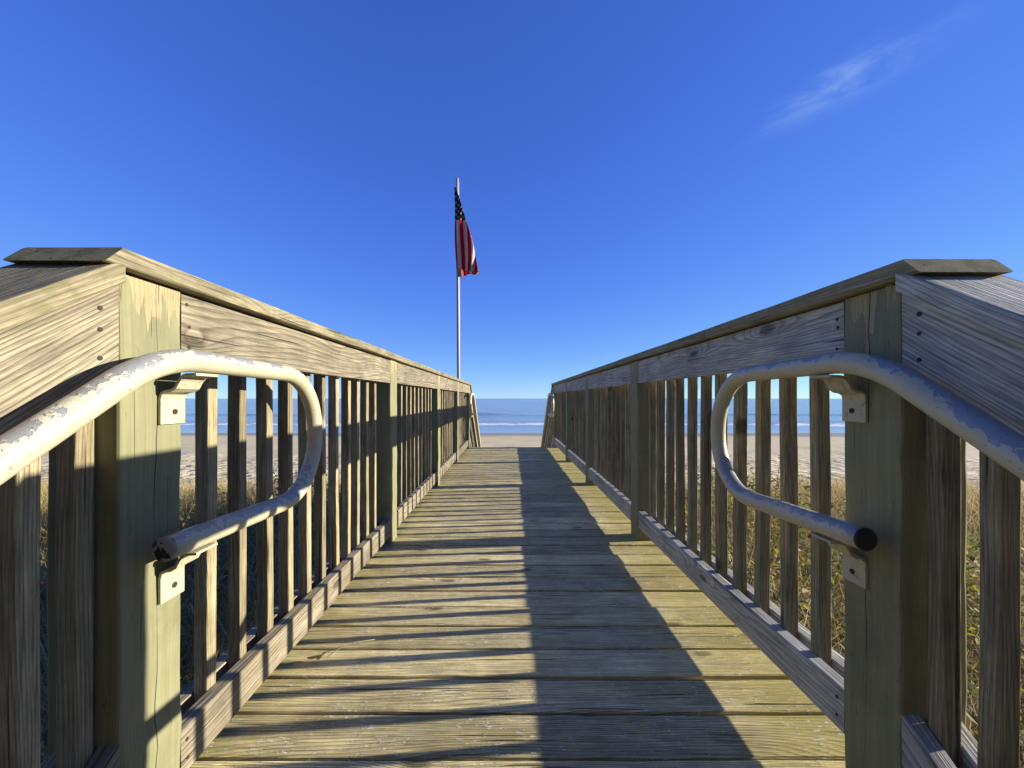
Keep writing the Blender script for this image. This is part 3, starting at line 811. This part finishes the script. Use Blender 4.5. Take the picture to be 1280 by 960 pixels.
def hh(n, a, b): return rng.uniform(a, b, n)
for nm, lb, x0, x1 in (('dune_grass', 'dry yellow dune grass beyond the shaded railing', 1.05, 15.0), ('dune_grass', 'dune grass in shade beyond the sunlit railing', -15.0, -1.0)):
    parts = []
    r = scatter(1500, x0, x1, -1.5, 12.5, 26, 0.13); n = len(r); parts.append(blades(r, hh(n, .35, .85), hh(n, .004, .009), hh(n, .15, .9), DRY + GRN[:2]))
    xa, xb = (1.05, 6.0) if x0 > 0 else (-6.0, -1.0)
    r = scatter(650, xa, xb, -1.0, 9.0, 26, 0.11); n = len(r); parts.append(blades(r, hh(n, .45, 1.15), hh(n, .004, .009), hh(n, .2, 1.1), DRY + GRN))
    r = scatter(260, xa, xb, 0.0, 8.0, 9, 0.10); n = len(r); parts.append(blades(r, hh(n, .5, 1.0), hh(n, .014, .030), hh(n, .5, 1.3), GRN + [(0.30, 0.27, 0.10)]))
    xa, xb = (1.12, 2.9) if x0 > 0 else (-2.9, -1.06)
    r = scatter(260, xa, xb, 0.2, 7.0, 12, 0.12); n = len(r); parts.append(blades(r, hh(n, .7, 1.35), hh(n, .010, .024), hh(n, .3, 1.2), DRY + GRN + GRN))
    r = scatter(320, xa, xb, 0.0, 7.0, 8, 0.16); n = len(r); parts.append(blades(r, hh(n, .7, 1.45), hh(n, .006, .012), hh(n, .1, .9), [(0.62, 0.54, 0.38), (0.50, 0.40, 0.24), (0.40, 0.26, 0.14)]))
    r = scatter(900, x0, x1, 6.2, 11.6, 26, 0.15); n = len(r); parts.append(blades(r, hh(n, .45, .98), hh(n, .005, .010), hh(n, .15, .8), [(0.58, 0.43, 0.17), (0.64, 0.50, 0.24), (0.48, 0.34, 0.12), (0.36, 0.29, 0.11)]))
    mass(nm, lb, parts, M['blade'])

def leaf_mass(label, x0, x1, y0, y1, n, zlo, zhi, palette):
    """broad leaves on thin runners mixed into the grass"""
    x = rng.uniform(x0, x1, n); y = rng.uniform(y0, y1, n)
    cl = np.array([mnoise.noise((a * 1.6, b * 1.6, 4.0)) for a, b in zip(x, y)])
    k = cl > -0.02; x, y = x[k], y[k]; n = len(x)
    keep = ~((x > -1.0) & (x < 1.08)); x, y = x[keep], y[keep]; n = len(x)
    z = ground_z(x, y) + rng.uniform(zlo, zhi, n)
    P = np.stack([x, y, z], 1)
    s = rng.uniform(0.016, 0.046, n)
    az = rng.uniform(0, 2 * np.pi, n); el = rng.uniform(-0.6, 0.9, n)
    d = np.stack([np.cos(az) * np.cos(el), np.sin(az) * np.cos(el), np.sin(el)], 1)
    sd = np.stack([-np.sin(az), np.cos(az), rng.normal(0, .35, n)], 1)
    up = np.cross(d, sd)
    pts = [(-0.9, 0, 0), (-0.3, 0.55, 0.12), (0.5, 0.45, 0.10), (1.1, 0, -0.1), (0.5, -0.45, 0.10), (-0.3, -0.55, 0.12)]
    V = np.stack([P + (d * a + sd * b + up * e) * s[:, None] for a, b, e in pts], 1)
    fq = np.array([[0, 1, 2, 3], [0, 3, 4, 5]])
    Fc = (np.arange(n) * 6)[:, None, None] + fq[None]
    c = np.array(palette)[rng.integers(0, len(palette), n)] * rng.uniform(.7, 1.2, (n, 1))
    lv = (V.reshape(-1, 3), Fc.reshape(-1, 4), np.repeat(c[:, None], 6, 1).reshape(-1, 3))
    m2 = n // 6
    roots = np.stack([x[:m2], y[:m2], ground_z(x[:m2], y[:m2])], 1)
    st = blades(roots, hh(m2, .4, 1.2), hh(m2, .004, .008), hh(m2, .1, .7), [(0.42, 0.36, 0.25), (0.30, 0.20, 0.12), (0.20, 0.10, 0.06)])
    ob = mass('leafy_undergrowth', label, [lv, st], M['leaf']); ob['category'] = 'undergrowth'
    return ob
LF = [(0.30, 0.31, 0.04), (0.42, 0.39, 0.05), (0.16, 0.19, 0.035), (0.15, 0.15, 0.04), (0.38, 0.29, 0.07), (0.36, 0.22, 0.07)]
leaf_mass('yellow green leafy plants close behind the shaded railing', 1.12, 4.6, 0.3, 7.5, 24000, 0.15, 1.2, LF)
leaf_mass('leafy plants and bare stems close behind the sunlit railing', -4.2, -1.05, 0.3, 7.5, 9000, 0.15, 1.15, [(0.13, 0.15, 0.03), (0.20, 0.20, 0.04), (0.24, 0.15, 0.06), (0.2, 0.09, 0.05)])

# tall seed stalks one can tell apart
def stalk(x, y, h, hue, label, k):
    root = thing('seed_stalk', label, 'plant', (x, y, float(ground_z(np.array(x), np.array(y)))), 'seed stalks rising from the dune grass')
    z0 = root.location.z
    mb = MB(); pts = [Vector((x + 0.10 * t * t * math.sin(k), y + 0.03 * math.sin(3 * t + k), z0 + h * t)) for t in np.linspace(0, 1, 10)]
    mb.tube(pts, lambda q: 0.005 - 0.003 * q, 6); st = mb.build('stem', simple('stalk_brown', hue, tuple(c * 1.4 for c in hue), 50, 0.8), root)
    mb = MB()
    for i in range(34):
        t = random.uniform(0.55, 1.0); p = pts[min(9, int(t * 9))].lerp(pts[min(9, int(t * 9) + 1)], t * 9 % 1)
        a = random.uniform(0, 6.28); dv = Vector((math.cos(a), math.sin(a), random.uniform(0.3, 1.2))) * random.uniform(0.015, 0.04) * (1.4 - t * 0.7)
        mb.tube([p - dv * 0.08, p + dv * 0.5, p + dv], lambda q: 0.0010 + 0.004 * math.sin(q * 3.0), 5)
    mb.tube(pts[5:], 0.0022, 5)
    mb.build('seed_head', st.data.materials[0], root)
stalk(2.95, 4.45, 1.75, (0.30, 0.15, 0.09), 'reddish leaning seed stalk against the sand behind the shaded railing', 1.2)
stalk(4.35, 4.85, 1.50, (0.24, 0.16, 0.07), 'brown upright seed stalk next to the shaded near post', 4.0)
stalk(-1.25, 1.72, 1.55, (0.17, 0.06, 0.04), 'red brown seed stalk close behind the sunlit railing', 2.0)

# house added out of view behind the near steps, to block sky light
def added_shade_house():
    hx, y0, y1, zb, zt = 9.0, -5.6, -14.0, -1.6, 6.2
    root = thing('added_shade_house', 'unseen dark shingled house added behind the near steps to block sky light', 'house', (0, -11, zb))
    shingle = simple('dark_shingle', (0.10, 0.085, 0.065), (0.17, 0.145, 0.11), 6, 0.85)
    trim = simple('house_trim', (0.40, 0.38, 0.33), (0.46, 0.44, 0.38), 6, 0.7)
    glass = simple('house_glass', (0.02, 0.025, 0.03), (0.03, 0.035, 0.04), 2, 0.08)
    b = MB(); b.board((0, (y0 + y1) / 2, zb), Z, X, Y, zt - zb, 2 * hx, y0 - y1, r=0.02, seg=8); b.build('wall', shingle, root)
    b = MB(); b.prism([(y0 + 0.6, zt - 0.15), ((y0 + y1) / 2, zt + 2.7), (y1 - 0.6, zt - 0.15)], (0, 1, 0), (0, 0, 1), (2 * hx + 1.0, 0, 0), (-hx - 0.5, 0, 0)); b.build('roof', simple('roof_shingle', (0.08, 0.07, 0.06), (0.12, 0.11, 0.10), 9, 0.9), root)
    for zz in (-0.2, 2.9):
        for xx in (-6.6, -3.6, 3.6, 6.6, 0.0):
            if xx == 0.0 and zz < 0: continue
            b = MB(); b.board((xx, y0 + 0.03, zz), Z, X, Y, 1.5, 1.2, 0.08, r=0.005, seg=2); w_ = b.build('window', trim, root)
            b = MB(); b.board((xx, y0 + 0.06, zz + 0.1), Z, X, Y, 1.3, 1.0, 0.06, r=0.005, seg=2); b.build('pane', glass, w_)
    b = MB(); b.board((0, y0 + 0.03, zb + 0.1), Z, X, Y, 2.1, 1.0, 0.08, r=0.005, seg=3); dr = b.build('door', trim, root)
    b = MB(); b.tube([Vector((0.4, y0 + 0.07, zb + 1.1)), Vector((0.4, y0 + 0.13, zb + 1.1))], 0.03, 12); b.build('handle', M['dark_metal'], dr)
added_shade_house()

# fallen leaves
def leaf_thing(name, label, pos, length, rot, colr, curl=0.3):
    m = simple('leaf_' + label.split()[0], colr, tuple(c * 1.35 for c in colr), 40, 0.6)
    vs, fs = [], []
    n = 8
    for i in range(n + 1):
        t = i / n; w = 0.28 * length * math.sin(math.pi * min(1, t * 1.02 + 0.02)) ** 0.8 + 0.001
        zc = curl * length * (t - 0.5) ** 2
        for sd in (-1, 0, 1):
            vs.append((length * (t - 0.5), sd * w / 2, zc + (0.12 * length if sd else 0.0) * math.sin(math.pi * t)))
    for i in range(n):
        for j in range(2):
            a = i * 3 + j; fs.append((a, a + 1, a + 4, a + 3))
    mb = MB(); mb.add(vs, fs, [(0, 0, 0)] * len(vs), 0.5, True)
    o = mb.build(name, m); o.location = pos; o.rotation_euler = rot
    md = o.modifiers.new('leaf_thickness', 'SOLIDIFY'); md.thickness = 0.0012
    return tag(o, label, 'leaf')
leaf_thing('fallen_leaf', 'orange dry leaf standing on end between two sunlit balusters', (-0.845, 1.135, 0.185), 0.085, (1.2, -1.35, 0.4), (0.34, 0.15, 0.05))
leaf_thing('fallen_leaf', 'yellow green leaf behind the first baluster past the sunlit near post', (-0.90, 1.05, 0.165), 0.085, (0.9, 1.35, 0.3), (0.34, 0.32, 0.05))
leaf_thing('fallen_leaf', 'small curled yellow leaf lying on the planks by the sunlit kick board', (-0.665, 1.345, 0.012), 0.05, (0, 0, 0.4), (0.34, 0.29, 0.08), 0.6)
mb = MB(); mb.tube([Vector((-0.63, 1.36, 0.008)), Vector((-0.60, 1.40, 0.014)), Vector((-0.555, 1.435, 0.012)), Vector((-0.50, 1.46, 0.006))], 0.0013, 6)
tag(mb.build('twig', simple('twig_brown', (0.30, 0.24, 0.14), (0.42, 0.35, 0.22), 60, 0.8)), 'thin pale twig on the planks beside the curled yellow leaf', 'twig')

# ------------------------------------------------------------------ sky, sun, camera
world = bpy.data.worlds.new('World'); scene.world = world; world.use_nodes = True
nt = world.node_tree; nt.nodes.clear(); g = G(nt)
EL = math.asin(SUN_DIR.z); ROT = math.atan2(SUN_DIR.x, SUN_DIR.y)
sky = g.node('ShaderNodeTexSky', sky_type='NISHITA'); sky.sun_disc = False
sky.sun_elevation = EL; sky.sun_rotation = ROT
sky.air_density = 0.5; sky.dust_density = 0.0; sky.ozone_density = 1.0; sky.altitude = 0
# tone response of the photograph applied to the whole sky, channel by channel
sr = g.node('ShaderNodeSeparateColor'); nt.links.new(sky.outputs[0], sr.inputs[0])
sc_ = g.node('ShaderNodeCombineColor')
for i_, (k_, p_) in enumerate(((0.80, 0.88), (1.02, 0.76), (8.6, 1.18))):
    v_ = g.m('MULTIPLY', g.m('POWER', g.m('MULTIPLY', sr.outputs[i_], 0.1), p_), k_)
    if i_ == 2: v_ = g.m('SUBTRACT', 1.0, g.m('EXPONENT', g.m('MULTIPLY', v_, -1.0)))     # blue saturates softly
    nt.links.new(g.m('MULTIPLY', v_, 10.0 / 1.414), sc_.inputs[i_])
# one wisp of high cirrus, placed by direction on the sky dome
gen = g.node('ShaderNodeTexCoord').outputs['Generated']
sp = g.node('ShaderNodeSeparateXYZ'); g.put(sp.inputs[0], gen)
zc = g.m('MAXIMUM', sp.outputs[2], 0.05)
px = g.m('SUBTRACT', g.m('DIVIDE', sp.outputs[0], zc), 1.07); py = g.m('SUBTRACT', g.m('DIVIDE', sp.outputs[1], zc), 1.27)
uu = g.m('ADD', g.m('MULTIPLY', px, 0.5), g.m('MULTIPLY', py, -0.868)); ww = g.m('ADD', g.m('MULTIPLY', px, 0.868), g.m('MULTIPLY', py, 0.5))
cv = g.node('ShaderNodeCombineXYZ'); g.put(cv.inputs[0], g.m('MULTIPLY', uu, 3.2)); g.put(cv.inputs[1], g.m('MULTIPLY', ww, 4.6))
cn = g.noise(cv.outputs[0], 1.6, 5.0, 0.62, 0.6)
wb = g.m('MULTIPLY_ADD', g.m('SUBTRACT', cn, 0.5), 0.22, ww)
gs = g.m('ADD', g.m('POWER', g.m('DIVIDE', uu, 0.19), 2.0), g.m('POWER', g.m('DIVIDE', g.m('ABSOLUTE', wb), 0.085), 2.0))
msk = g.m('MULTIPLY', g.m('EXPONENT', g.m('MULTIPLY', gs, -1.0)), g.ramp(cn, 0.3, 0.7))
cl = g.mix(g.m('MULTIPLY', msk, 0.38), sc_.outputs[0], (3.8, 5.6, 8.8))
bg = g.node('ShaderNodeBackground'); bg.inputs['Strength'].default_value = 0.066
nt.links.new(cl, bg.inputs['Color'])
wo = g.node('ShaderNodeOutputWorld'); nt.links.new(bg.outputs[0], wo.inputs[0])

sl = bpy.data.lights.new('sun', 'SUN'); sl.energy = 5.0; sl.angle = math.radians(0.5); sl.color = (1.0, 0.93, 0.80)
so = bpy.data.objects.new('sun', sl); COL.objects.link(so); so.location = (20, 2, 12)
so.rotation_euler = (-SUN_DIR).to_track_quat('-Z', 'Y').to_euler()

cam = bpy.data.cameras.new('camera'); co = bpy.data.objects.new('camera', cam); COL.objects.link(co)
cam.sensor_width = 36.0; cam.lens = F / 1280 * 36.0
cam.shift_x = 3 / 1280; cam.shift_y = 18 / 1280
cam.clip_start = 0.02; cam.clip_end = 60000
co.location = (0, 0, H); co.rotation_euler = (math.radians(90), 0, 0)
scene.camera = co

vs = scene.view_settings
vs.view_transform = 'Standard'; vs.look = 'None'; vs.exposure = 1.1; vs.gamma = 1.0; vs.use_curve_mapping = False
scene.cycles.use_denoising = True
scene.cycles.max_bounces = 6
